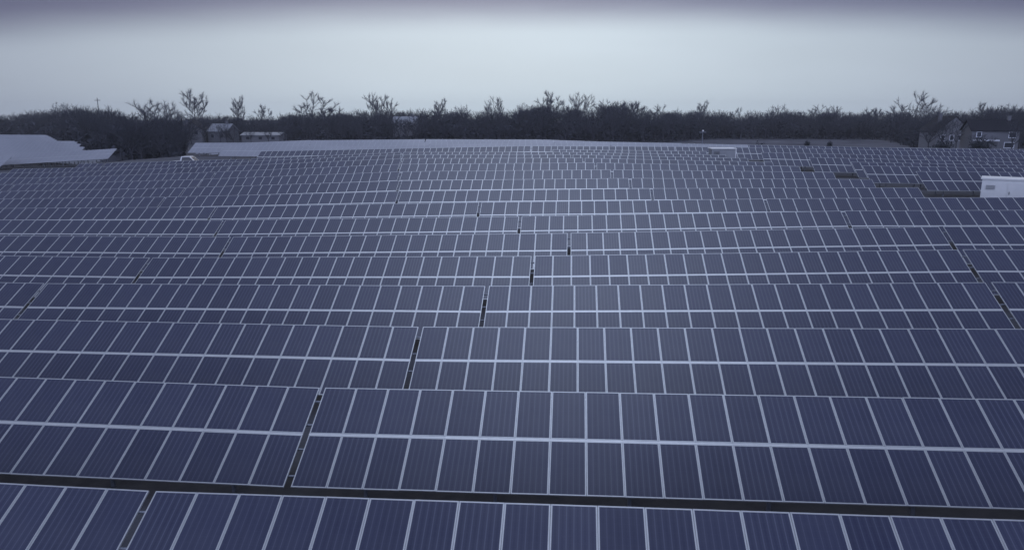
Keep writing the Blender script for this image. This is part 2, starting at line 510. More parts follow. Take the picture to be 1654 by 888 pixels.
# haze added to lift the dark distance: one even box of air round the camera and the whole scene, under the sky
def add_haze(density):
    m = bpy.data.materials.new('haze')
    m.use_nodes = True
    t_ = m.node_tree
    t_.nodes.remove(t_.nodes['Principled BSDF'])
    pv = t_.nodes.new('ShaderNodeVolumePrincipled')
    pv.inputs['Color'].default_value = (.92, .94, 1.0, 1)
    pv.inputs['Density'].default_value = density
    pv.inputs['Anisotropy'].default_value = 0.0
    t_.links.new(pv.outputs[0], t_.nodes['Material Output'].inputs['Volume'])
    h_ = MB()
    h_.box((-1450, -450, -9), (1450, 1450, 34))
    o = h_.build('haze', m)
    tag(o, 'thin even haze added over the solar field to lift far darks', 'haze', kind='stuff')


add_haze(HAZE)
xs = np.concatenate([np.linspace(-1400, -320, 10), np.arange(-280, 261, 4.0), np.linspace(300, 1400, 10)])
ys = np.concatenate([np.linspace(-400, -60, 6), np.arange(-40, 361, 4.0), np.linspace(400, 1400, 10)])
tag(sheet('ground', xs, ys, M_ground), kind='structure')
tag(sheet('meadow', np.arange(46, 215, 4.0), np.arange(232, 330, 4.0), M_meadow, 0.05), kind='structure')


def strip(name, pts, w, mat, lift):
    """a track laid on the terrain along a poly-line"""
    P = []
    for (x0, y0), (x1, y1) in zip(pts[:-1], pts[1:]):
        n = max(2, int(math.hypot(x1 - x0, y1 - y0) / 2))
        for k in range(n):
            P.append((x0 + (x1 - x0) * k / n, y0 + (y1 - y0) * k / n))
    P.append(pts[-1])
    P = np.array(P)
    for _ in range(6):
        P[1:-1] = (P[:-2] + P[2:] + 2 * P[1:-1]) / 4
    T = np.gradient(P, axis=0)
    T /= np.linalg.norm(T, axis=1)[:, None]
    Nn = np.stack([T[:, 1], -T[:, 0]], -1)
    off = np.linspace(-w / 2, w / 2, 7)
    V = (P[:, None, :] + Nn[:, None, :] * off[None, :, None]).reshape(-1, 2)
    V = np.c_[V, ground(V[:, 0], V[:, 1]) + lift]
    I = np.arange(len(V)).reshape(len(P), 7)
    F = np.stack([I[:-1, :-1], I[:-1, 1:], I[1:, 1:], I[1:, :-1]], -1).reshape(-1, 4)
    return link(name, np_mesh(name, V, F, mat, True))


tag(strip('gravel_track', [(60, 66), (36, 68), (29.5, 75), (24, 95), (18, 106.5), (0, 107.5), (-30, 107), (-55, 108), (-75, 114), (-95, 117), (-130, 118)], 3.4, M_gravel, 0.05), kind='structure')

# ------------------------------------------------------------------ solar tables
TILT = R(28.3)
CT, ST = math.cos(TILT), math.sin(TILT)
JOINT = 0.06
SL = 2 * PL + JOINT
LOW = 0.62
Y0 = -SL * CT / 2                 # local y of the lower edge


def slope(s, n=0.0):
    """local (y, z) of a point s along the slope, n off the glass"""
    return (Y0 + s * CT - n * ST, LOW + s * ST + n * CT)


# one module: glass laminate (its own mesh) and aluminium frame (a child)
g = MB()
FW = 0.032
g.box((-PW / 2 + .012, -PL / 2 + .012, -.006), (PW / 2 - .012, PL / 2 - .012, 0.0))
ME_glass = g.mesh('solar_module', M_cell)
g = MB()
for (x0, x1, y0, y1) in ((-PW / 2, -PW / 2 + FW, -PL / 2, PL / 2), (PW / 2 - FW, PW / 2, -PL / 2, PL / 2),
                         (-PW / 2 + FW, PW / 2 - FW, -PL / 2, -PL / 2 + FW), (-PW / 2 + FW, PW / 2 - FW, PL / 2 - FW, PL / 2)):
    g.box((x0, y0, -.038), (x1, y1, .004))
ME_frame = g.mesh('frame', M_alu)
# a module too far away to show its frame as a piece of its own: glass and frame in one mesh
g = MB()
g.box((-PW / 2 + .012, -PL / 2 + .012, -.006), (PW / 2 - .012, PL / 2 - .012, 0.0))
for (x0, x1, y0, y1) in ((-PW / 2, -PW / 2 + FW, -PL / 2, PL / 2), (PW / 2 - FW, PW / 2, -PL / 2, PL / 2),
                         (-PW / 2 + FW, PW / 2 - FW, -PL / 2, -PL / 2 + FW), (-PW / 2 + FW, PW / 2 - FW, PL / 2 - FW, PL / 2)):
    g.box((x0, y0, -.038), (x1, y1, .004), 1)
ME_module_mid = g.mesh('solar_module', [M_cell, M_alu])

RX = Matrix.Rotation(TILT, 4, 'X')
_cache = {}


def rack_meshes(n):
    """rails, beams and posts under a table of n columns"""
    if ('rack', n) in _cache:
        return _cache[('rack', n)]
    half = n * PX / 2
    res = []
    # centre rail fills the joint between the two tiers
    m = MB()
    cy, cz = slope(PL + JOINT / 2)
    M = Matrix.Translation((0, cy, cz)) @ RX
    m.box((-half, -JOINT / 2 + .003, -.036), (half, JOINT / 2 - .003, .001), M=M)
    res.append(('centre_rail', m.mesh('centre_rail', M_rail)))
    for s in (0.38, 1.25, 2.10, 2.96):
        m = MB()
        cy, cz = slope(s)
        M = Matrix.Translation((0, cy, cz)) @ RX
        m.box((-half - .13, -.022, -.098), (half + .13, .022, -.041), M=M)
        res.append(('purlin', m.mesh('purlin', M_steel)))
    for k in range(6):
        x = -half + (k + .5) * 2 * half / 6
        m = MB()
        cy, cz = slope(SL / 2)
        M = Matrix.Translation((x, cy, cz)) @ RX
        m.box((-.035, -SL / 2 + .1, -.20), (.035, SL / 2 - .1, -.10), M=M)
        res.append(('rafter', m.mesh('rafter', M_steel)))
        m = MB()
        for s in (0.75, 2.55):
            py, pz = slope(s, -.2)
            m.box((x - .05, py - .04, -1.2), (x + .05, py + .04, pz + .02))
        pa, pb = slope(1.25, -.19), slope(2.55, -.9)
        m.tube((x, pa[0], pa[1]), (x, pb[0] - .25, pb[1] - .3), .025, .025, 6)
        res.append(('post', m.mesh('post', M_steel)))
    _cache[('rack', n)] = res
    return res


def far_mesh(n, pale=False):
    """a whole far table in one mesh: every module's glass and frame, rail and posts"""
    if ('far', n, pale) in _cache:
        return _cache[('far', n, pale)]
    FW = .011 if pale else .032
    m = MB()
    half = n * PX / 2
    for tier in range(2):
        cy, cz = slope(PL / 2 + tier * (PL + JOINT))
        for k in range(n):
            M = Matrix.Translation((-half + (k + .5) * PX, cy, cz)) @ RX
            a, c = PW / 2, PL / 2
            P = lambda x, y, z: M @ Vector((x, y, z))
            m.quad([P(-a + FW, -c + FW, 0), P(a - FW, -c + FW, 0), P(a - FW, c - FW, 0), P(-a + FW, c - FW, 0)], 0)
            for (x0, x1, y0, y1) in ((-a, -a + FW, -c, c), (a - FW, a, -c, c), (-a + FW, a - FW, -c, -c + FW), (-a + FW, a - FW, c - FW, c)):
                m.quad([P(x0, y0, .004), P(x1, y0, .004), P(x1, y1, .004), P(x0, y1, .004)], 1)
        M = Matrix.Translation((0, cy, cz)) @ RX
        m.box((-half + .01, -PL / 2 + .002, -.036), (half - .01, PL / 2 - .002, -.012), 1, M)
    cy, cz = slope(PL + JOINT / 2)
    m.box((-half, -JOINT / 2 + .003, -.036), (half, JOINT / 2 - .003, .001), 2, Matrix.Translation((0, cy, cz)) @ RX)
    for s in (0.5, 2.8):
        cy, cz = slope(s)
        m.box((-half - .1, -.03, -.12), (half + .1, .03, -.041), 3, Matrix.Translation((0, cy, cz)) @ RX)
    for k in range(6):
        x = -half + (k + .5) * 2 * half / 6
        for s in (0.75, 2.55):
            py, pz = slope(s, -.1)
            m.box((x - .05, py - .04, -1.2), (x + .05, py + .04, pz), 3)
    _cache[('far', n, pale)] = m.mesh('solar_table', [M_cell_grazing, M_alu, M_alu, M_steel] if pale else [M_cell_far, M_alu, M_rail, M_steel])
    return _cache[('far', n, pale)]


def in_view(x0, x1, y, margin=0.03):
    """does any of the row piece x0..x1 at depth y stand inside the picture"""
    cs, sn = math.cos(YAW), math.sin(YAW)
    for k in range(12):
        x = x0 + (x1 - x0) * k / 11
        d = -x * sn + y * cs
        r = x * cs + y * sn
        if d > 1 and abs(r / d) < 827 / 1150 * math.cos(PITCH) + margin + .05:
            return True
    return False


def put_table(x0, x1, ytop, detail, n, label, group, pale=False):
    """one rigid table between two points of its row; it follows the lie of the land from end to end"""
    xc = (x0 + x1) / 2
    za, zb = float(top_z(x0 + 1, ytop)), float(top_z(x1 - 1, ytop))
    zc = (za + zb) / 2
    sl = math.atan2(zb - za, x1 - x0 - 2)
    yc = ytop - SL * CT / 2
    loc = (xc, yc, zc + CAMZ - (LOW + SL * ST))
    rot = (0, -sl, 0)
    if detail == 0:
        o = link('solar_table', far_mesh(n, pale), None, loc, rot)
        return tag(o, label, 'solar panels', group)
    root = empty('solar_table', loc, rot)
    tag(root, label, 'solar panels', group)
    for nm, me in rack_meshes(n):
        link(nm, me, root)
    half = n * PX / 2
    for tier in range(2):
        cy, cz = slope(PL / 2 + tier * (PL + JOINT))
        for k in range(n):
            r = (TILT + random.gauss(0, R(.16)), random.gauss(0, R(.10)), random.gauss(0, R(.05)))
            p = (-half + (k + .5) * PX, cy, cz + random.uniform(-.002, .002))
            if detail == 2:
                mo = link('solar_module', ME_glass, root, p, r)
                link('frame', ME_frame, mo)
            else:
                link('solar_module', ME_module_mid, root, p, r)
    return root


ORD = ['first', 'second', 'third', 'fourth', 'fifth', 'sixth', 'seventh', 'eighth', 'ninth', 'tenth', 'eleventh', 'twelfth',
       'thirteenth', 'fourteenth', 'fifteenth', 'sixteenth', 'seventeenth', 'eighteenth', 'nineteenth', 'twentieth'] + \
      ['twenty-' + w for w in ('first', 'second', 'third', 'fourth', 'fifth', 'sixth', 'seventh', 'eighth', 'ninth')] + ['thirtieth'] + \
      ['thirty-' + w for w in ('first', 'second', 'third', 'fourth', 'fifth', 'sixth', 'seventh', 'eighth', 'ninth')]
NCOL = 22
TW = NCOL * PX
PER = TW + 0.20


def row_pieces(gap, y, xmin, xmax, margin=0.03):
    """table spans of a row whose joints lie at gap + i * PER, cut to [xmin, xmax]"""
    res = []
    i = math.floor((xmin - gap) / PER) - 1
    while gap + i * PER < xmax:
        x0, n = gap + i * PER + .10, NCOL
        x1 = x0 + TW
        if x0 < xmin - .2:
            k = math.ceil((xmin - x0) / PX)
            x0 += k * PX
            n -= k
        if x1 > xmax + .2:
            k = math.ceil((x1 - xmax) / PX)
            x1 -= k * PX
            n -= k
        if n >= 3 and in_view(x0, x1, y, margin):
            res.append((x0, x1, n))
        i += 1
    return res


GAPS = {1: -9.45, 2: -7.66, 3: -5.92, 4: -4.09, 5: -2.31, 6: -0.44, 7: -4.0, 8: -7.71, 9: -15.74, 10: -17.18, 11: -18.63, 12: -20.19,
        13: .6, 14: -.9, 15: -2.4, 16: -3.9}
RIGHT = {9: 28.75, 10: 27.3, 11: 25.8, 12: 24.25, 13: 23.6, 14: 23.1, 15: 20.6, 16: 18.2}
LEFT = {14: -78.2, 15: -73.4, 16: -3.9}
for k in range(1, 17):
    y = 13.85 + 6.07 * (k - 1)
    pcs = row_pieces(GAPS[k], y, LEFT.get(k, -1e3), RIGHT.get(k, 1e3))
    pcs.sort()
    for (x0, x1, n) in row_pieces(GAPS[k], y, LEFT.get(k, -1e3), RIGHT.get(k, 1e3), 1.1 if k <= 3 else .35):
        if not any(abs(x0 - p_[0]) < 1 for p_ in pcs):
            put_table(x0, x1, y, 1 if k <= 6 else 0, n, 'solar panels of the %s row just outside the %s picture edge%s' % (ORD[k - 1], 'right' if x0 > 0 else 'left', ', farther out' if any(abs(x0 - p_[0]) > 30 for p_ in (pcs[0] if x0 < 0 else pcs[-1],)) else ''),
                      'solar tables beyond the picture edges')
    for j, (x0, x1, n) in enumerate(pcs):
        det = 2 if k <= 8 else (1 if k <= 12 else 0)
        if len(pcs) == 1:
            where = 'the only table there'
        elif j == len(pcs) - 1:
            where = 'rightmost table of that row'
        elif j == 0:
            where = 'leftmost table of that row'
        else:
            where = ORD[j] + ' table from the left'
        tone = 'dark blue solar panels' if k <= 5 else 'slate blue solar panels'
        put_table(x0, x1, y, det, n, '%s in the %s row from the front, %s' % (tone, ORD[k - 1], where), 'solar tables of the near block')

# block behind the white cabinet, across the gravel track
for i in range(0, 5):
    y = (77, 84.0, 90.8, 97.6, 104.4)[i]
    xl = (34.3, 31.6, 32.8, 29.9, 25.4)[i]
    pcs = row_pieces(xl, y, xl - .3, 150)
    pcs.sort()
    for j, (x0, x1, n) in enumerate(pcs):
        where = 'only table' if len(pcs) == 1 else ('leftmost table' if j == 0 else ('rightmost table' if j == len(pcs) - 1 else ORD[j] + ' table from the left'))
        put_table(x0, x1, y, 0, n, 'blue solar panels in the %s row behind the white cabinet, %s' % (ORD[i], where), 'solar tables behind the white cabinet')

# rows over the crest, seen almost edge on
CL = {5: -51.5, 6: -61, 7: -70.5, 8: -73, 9: -74.5}
for i in range(5, 10):
    y = 77 + 7.2 * i
    pcs = row_pieces(CL[i], y, CL[i] - .3, 140)
    pcs.sort()
    for j, (x0, x1, n) in enumerate(pcs):
        if i == 5:
            lab = 'grey solar panels edging the crest beyond the track, ' + ('leftmost' if j == 0 else 'rightmost' if j == len(pcs) - 1 else ORD[j] + ' table from the left')
        else:
            lab = 'pale solar panels seen edge on, merging into the smooth band at the crest'
        put_table(x0, x1, y, 0, n, lab, 'solar tables along the far crest', i > 5 and x1 < 34)

# pale patch of rows at the far left
k = 0
y = 118.0
while y < 236:
    xr = -99 if y < 122 else -84.5 - (y - 125) * .90
    pcs = row_pieces(xr, y, -0.92 * y - 30, xr + .2)
    for (x0, x1, n) in pcs:
        lab = 'pale solar panels in the smooth grey patch of rows at the far left'
        if y < 122:
            lab = 'pale solar panels lying lowest at the left edge, nearest corner of the grey patch'
        put_table(x0, x1, y, 0, n, lab, 'solar tables of the far left patch', True)
    y += 4.5

# ------------------------------------------------------------------ equipment
def louvre(mb, x0, x1, z0, z1, y, n, mi=0):
    for k in range(n):
        z = z0 + (z1 - z0) * (k + .15) / n
        mb.box((x0, y - .025, z), (x1, y, z + (z1 - z0) / n * .45), mi)


def cabinet(name, loc, L, D, H, body, roofm, label, rot=0.0, roof_over=.12):
    r = empty(name, loc, (0, 0, rot))
    tag(r, label, 'cabinet')
    m = MB()
    m.box((-L / 2 - .15, -D / 2 - .15, -.8), (L / 2 + .15, D / 2 + .15, .18))
    m.build('plinth', M_conc, r)
    m = MB()
    m.box((-L / 2, -D / 2, .181), (L / 2, D / 2, H - .12))
    for k in range(1, int(L / 1.0)):
        x = -L / 2 + k * L / int(L / 1.0)
        m.box((x - .02, -D / 2 - .014, .24), (x + .02, -D / 2 - .0005, H - .18))
    m.build('body', body, r)
    m = MB()
    m.box((-L / 2 - roof_over, -D / 2 - roof_over, H - .119), (L / 2 + roof_over, D / 2 + roof_over, H))
    m.build('roof', roofm, r)
    return r


cx, cyy = 40.05, 68.6
c = cabinet('equipment_cabinet', (cx, cyy, gz(cx, cyy) - .15), 6.2, 2.6, 2.55, M_white2, M_white,
            'white inverter cabinet standing among the panel rows at the right edge', R(-29))
for dx in (-1.1, 0.45):
    m = MB()
    m.box((dx, -1.345, .32), (dx + 1.35, -1.316, 2.2))
    d = m.build('door', M_white, c)
    m = MB()
    m.box((dx + .12, -1.39, 1.15), (dx + .17, -1.347, 1.4))
    m.build('handle', M_dark, d)
for (x0, x1, z0, z1) in ((-2.75, -2.05, 1.55, 1.95), (-2.45, -1.75, .45, .9), (.75, 1.55, 1.35, 1.75), (1.95, 2.75, .5, .95)):
    m = MB()
    louvre(m, x0, x1, z0, z1, -1.348, 6)
    m.build('vent_louvre', M_greybox if x0 < -2.5 else M_white, c)

cx, cyy = 20.5, 106.3
c = cabinet('equipment_cabinet', (cx, cyy, gz(cx, cyy) + .1), 3.3, 2.2, 2.55, M_greybox, M_white,
            'grey cabinet with a white roof edge beside the track near the crest', R(1.5), .16)
m = MB()
m.box((.3, -1.135, .3), (1.2, -1.115, 2.2))
d = m.build('door', M_greybox, c)
m = MB()
m.box((.4, -1.17, 1.2), (.45, -1.136, 1.45))
m.build('handle', M_dark, d)
m = MB()
louvre(m, -1.35, -.55, 1.4, 2.1, -1.116, 7)
m.build('vent_louvre', M_dark, c)
m = MB()
m.box((1.655, -1.2, .2), (1.775, -1.06, 2.42))
m.build('corner_post', M_white, c)

# camera mast by the crest
x, y = .166 * 128, 128.0
p = empty('camera_mast', (x, y, gz(x, y)))
tag(p, 'thin grey mast standing against the dark trees just behind the crest', 'mast')
m = MB()
m.tube((0, 0, -.5), (0, 0, 4.4), .09, .06, 8)
m.build('pole', M_steel, p)
m = MB()
m.box((-.55, -.05, 4.2), (.55, .05, 4.3))
m.build('crossarm', M_steel, p)
m = MB()
m.box((-.12, -.45, 4.4), (.12, .1, 4.62))
m.build('camera_housing', M_white, p)


def utility_pole(u_x, y, h, label):
    p = empty('utility_pole', (u_x, y, gz(u_x, y)))
    tag(p, label, 'utility pole')
    m = MB()
    m.tube((0, 0, -.5), (0, 0, h), .17, .11, 8)
    m.build('pole', M_bark, p)
    m = MB()
    m.box((-1.2, -.06, h - 1.0), (1.2, .06, h - .86))
    m.build('crossarm', M_bark, p)
    m = MB()
    for dx in (-1.05, -.5, .5, 1.05):
        m.tube((dx, 0, h - .86), (dx, 0, h - .62), .05, .035, 6)
    m.build('insulators', M_greybox, p)


utility_pole(-.695 * 262, 262, 15.6, 'bare utility pole poking out of the treetops at the left')
utility_pole(-.447 * 300, 300, 14.3, 'utility pole above the treeline left of centre')

# ------------------------------------------------------------------ white pick-up on the track
x, y = -61.5, 109.0
car = empty('pickup_truck', (x, y, gz(x, y) + .05), (0, 0, R(8)))
tag(car, 'white pickup truck parked on the track beyond the panels at the left', 'truck')


def prism(profile, y0, y1, y_top_inset=0.0, zlim=None):
    """side profile (x, z) swept across the width, pulled in above zlim"""
    bm = bmesh.new()
    A, Bv = [], []
    for (px, pz) in profile:
        ins = y_top_inset if (zlim is not None and pz > zlim) else 0
        A.append(bm.verts.new((px, y0 + ins, pz)))
        Bv.append(bm.verts.new((px, y1 - ins, pz)))
    n = len(profile)
    bm.faces.new(A)
    bm.faces.new(list(reversed(Bv)))
    for i in range(n):
        j = (i + 1) % n
        bm.faces.new((A[j], A[i], Bv[i], Bv[j]))
    bmesh.ops.recalc_face_normals(bm, faces=bm.faces)
    bmesh.ops.bevel(bm, geom=list(bm.edges), offset=.035, segments=2, affect='EDGES')
    me = bpy.data.meshes.new('profile')
    bm.to_mesh(me)
    bm.free()
    return me


def prism_obj(name, profile, y0, y1, mat, parent, inset=0.0, zlim=None):
    me = prism(profile, y0, y1, inset, zlim)
    me.name = name
    me.materials.append(mat)
    return link(name, me, parent)


prism_obj('body', [(-2.7, .45), (2.6, .45), (2.65, .95), (2.45, 1.08), (1.15, 1.18), (.45, 1.85), (.2, 1.9), (-.95, 1.9), (-1.15, 1.2), (-2.7, 1.15)],
          -.95, .95, M_carpaint, car, .16, 1.3)
for sgn in (-1, 1):
    m = MB()
    yy = sgn * .965
    a = sgn * .835
    m.quad([(.93, yy, 1.24), (-.88, yy, 1.24), (-.78, a, 1.80), (.34, a, 1.80)][::sgn])
    w_ = m.build('side_window', M_glass, car)
m = MB()
m.quad([(1.13, -.72, 1.24), (1.13, .72, 1.24), (.50, .62, 1.83), (.50, -.62, 1.83)])
m.build('windscreen', M_glass, car)
for wx in (-1.75, 1.65):
    for wy in (-.86, .86):
        m = MB()
        m.tube((wx, wy - .12, .38), (wx, wy + .12, .38), .38, .38, 18)
        wh = m.build('wheel', M_tyre, car)
        m = MB()
        m.tube((wx, wy - .128, .38), (wx, wy + .128, .38), .21, .21, 12)
        m.build('rim', M_steel, wh)
for wy in (-.78, .62):
    m = MB()
    m.box((2.58, wy, .78), (2.67, wy + .16, .94))
    m.build('headlight', M_glass, car)
    m = MB()
    m.box((-2.73, wy, .8), (-2.66, wy + .12, 1.05))
    m.build('tail_light', M_red, car)

# ------------------------------------------------------------------ houses in the trees
def house(name, loc, W, D, H, rise, wall, roofm, label, rot=0, wins=(), porch=None, chimney=None, gable_front=False, trim=None):
    h = empty(name, loc, (0, 0, rot))
    tag(h, label, 'house')
    m = MB()
    m.box((-W / 2, -D / 2, -1), (W / 2, D / 2, H))
    if gable_front:
        for yy in (-D / 2, D / 2):
            m.quad([(-W / 2, yy, H), (W / 2, yy, H), (0, yy, H + rise)])
    else:
        for xx in (-W / 2, W / 2):
            m.quad([(xx, -D / 2, H), (xx, D / 2, H), (xx, 0, H + rise)])
    m.build('wall', wall, h)
    m = MB()
    o = .45
    rise = rise
    if gable_front:
        for s in (-1, 1):
            e = Vector((s * (W / 2 + o), 0, H - o * rise / (W / 2)))
            r0 = Vector((0, 0, H + rise))
            pts = [(e.x, -D / 2 - o, e.z), (e.x, D / 2 + o, e.z), (0, D / 2 + o, r0.z), (0, -D / 2 - o, r0.z)]
            m.quad([(a, b_, c_ + .02) for a, b_, c_ in pts])
            m.quad([(a, b_, c_ + .24) for a, b_, c_ in pts])
            m.quad([(pts[0][0], pts[0][1], pts[0][2] + .02), (pts[0][0], pts[0][1], pts[0][2] + .24), (0, -D / 2 - o, r0.z + .24), (0, -D / 2 - o, r0.z + .02)])
            m.quad([(pts[0][0], pts[0][1], pts[0][2] + .02), (pts[1][0], pts[1][1], pts[1][2] + .02), (pts[1][0], pts[1][1], pts[1][2] + .24), (pts[0][0], pts[0][1], pts[0][2] + .24)])
    else:
        for s in (-1, 1):
            ez = H - o * rise / (D / 2)
            pts = [(-W / 2 - o, s * (D / 2 + o), ez), (W / 2 + o, s * (D / 2 + o), ez), (W / 2 + o, 0, H + rise), (-W / 2 - o, 0, H + rise)]
            m.quad([(a, b_, c_ + .02) for a, b_, c_ in pts])
            m.quad([(a, b_, c_ + .24) for a, b_, c_ in pts])
            m.quad([(pts[0][0], pts[0][1], ez + .02), (pts[1][0], pts[1][1], ez + .02), (pts[1][0], pts[1][1], ez + .24), (pts[0][0], pts[0][1], ez + .24)])
            for q0, q1 in ((pts[0], pts[3]), (pts[1], pts[2])):
                m.quad([(q0[0], q0[1], q0[2] + .02), (q1[0], q1[1], q1[2] + .02), (q1[0], q1[1], q1[2] + .24), (q0[0], q0[1], q0[2] + .24)])
    rf = m.build('roof', roofm, h)
    if chimney is not None:
        m = MB()
        m.box((chimney - .4, -.4, H), (chimney + .4, .4, H + rise + 1.1))
        m.box((chimney - .48, -.48, H + rise + 1.101), (chimney + .48, .48, H + rise + 1.25))
        m.build('chimney', M_trim if 'white chimney' in label else M_siding, rf)
    for (wx, wz, ww, wh) in wins:
        m = MB()
        yq = -D / 2
        for (a0, a1, b0, b1) in ((-ww / 2 - .16, -ww / 2, -wh / 2 - .16, wh / 2 + .16), (ww / 2, ww / 2 + .16, -wh / 2 - .16, wh / 2 + .16),
                                 (-ww / 2, ww / 2, wh / 2, wh / 2 + .16), (-ww / 2, ww / 2, -wh / 2 - .16, -wh / 2)):
            m.box((wx + a0, yq - .08, wz + b0), (wx + a1, yq + .02, wz + b1))
        wo = m.build('window', trim or M_trim, h)
        m = MB()
        m.box((wx - ww / 2, yq - .03, wz - wh / 2), (wx + ww / 2, yq + .015, wz + wh / 2))
        m.build('pane', M_glass, wo)
    if porch:
        px0, px1, pz, pd = porch
        m = MB()
        m.box((px0 - .2, -D / 2 - pd, pz), (px1 + .2, -D / 2 - .002, pz + .42))
        po = m.build('porch_roof', M_trim, h)
        m = MB()
        nn = 4
        for k in range(nn):
            xx = px0 + (px1 - px0) * k / (nn - 1)
            m.box((xx - .1, -D / 2 - pd + .1, -1), (xx + .1, -D / 2 - pd + .3, pz - .001))
        m.build('porch_posts', M_siding2, po)
        m = MB()
        m.box((px0 + .9, -D / 2 - .06, .1), (px0 + 1.9, -D / 2 - .003, 2.2))
        m.build('door', M_dark, h)
    return h


Yh = 212.0
house('house', (q_of(1603) * Yh, Yh, gz(q_of(1603) * Yh, Yh)), 11.5, 8, 6.4, 2.6, M_siding, M_roof,
      'two-storey house with a white porch roof and bright windows at far right', R(-8),
      [(-4.0, 7.0 - 1.7, 1.0, 1.2), (4.1, 5.2, 1.6, 1.3), (3.6, 1.9 + .6, 2.2, 1.3)], (-5.2, .3, 3.55, 2.0), 4.2)
Yh = 236.0
house('house', (q_of(1530) * Yh, Yh, gz(q_of(1530) * Yh, Yh)), 10.5, 9, 6.2, 4.2, M_siding2, M_roof,
      'grey gabled house half hidden behind bare branches at the right', R(6),
      [(3.9, 6.2, .9, 1.1), (-3.2, 4.2, 1.0, 1.4), (-.5, 4.2, 1.0, 1.4), (2, 4.2, 1, 1.4), (-2, 1.6, 1, 1.4)], None, -2.0, True)
Yh = 262.0
house('house', (q_of(308) * Yh, Yh, gz(q_of(308) * Yh, Yh)), 9.5, 8, 5.2, 3.2, M_siding2, M_roof,
      'pale gabled house among the dark trees at the left', R(10), [(-2.8, 3.8, 1, 1.3), (0, 3.8, 1, 1.3), (2.8, 3.8, 1, 1.3), (0, 6.3, .8, .9)], None, None, True, M_siding2)
Yh = 266.0
house('house', (q_of(358) * Yh, Yh, gz(q_of(358) * Yh, Yh)), 8, 8, 4.6, 2.5, M_siding, M_roofl,
      'low house with a light metal roof among the trees at left', R(-6), [(-2, 2.8, 1.1, 1.2), (1.8, 2.8, 1.1, 1.2)], None, 2.0, False, M_siding2)
Yh = 300.0
house('house', (q_of(655) * Yh, Yh, gz(q_of(655) * Yh, Yh) + 2.4), 9.5, 7, 5.0, 2.4, M_siding2, M_roofl,
      'pale house showing through the trees left of centre', R(4), [(-3, 3.6, 1.1, 1.3), (0, 3.6, 1.1, 1.3), (3, 3.6, 1.1, 1.3)], None, 3.0)

Yh = 263.0
house('shed', (q_of(424) * Yh, Yh, gz(q_of(424) * Yh, Yh)), 15.0, 6, 3.6, .9, M_siding2, M_roofl,
      'long low pale shed behind the crest at left, veiled by thin trees', R(-3), [(-5, 2.6, 1.3, .9), (0, 2.6, 1.3, .9), (5, 2.6, 1.3, .9)], None, None, False, M_siding2)

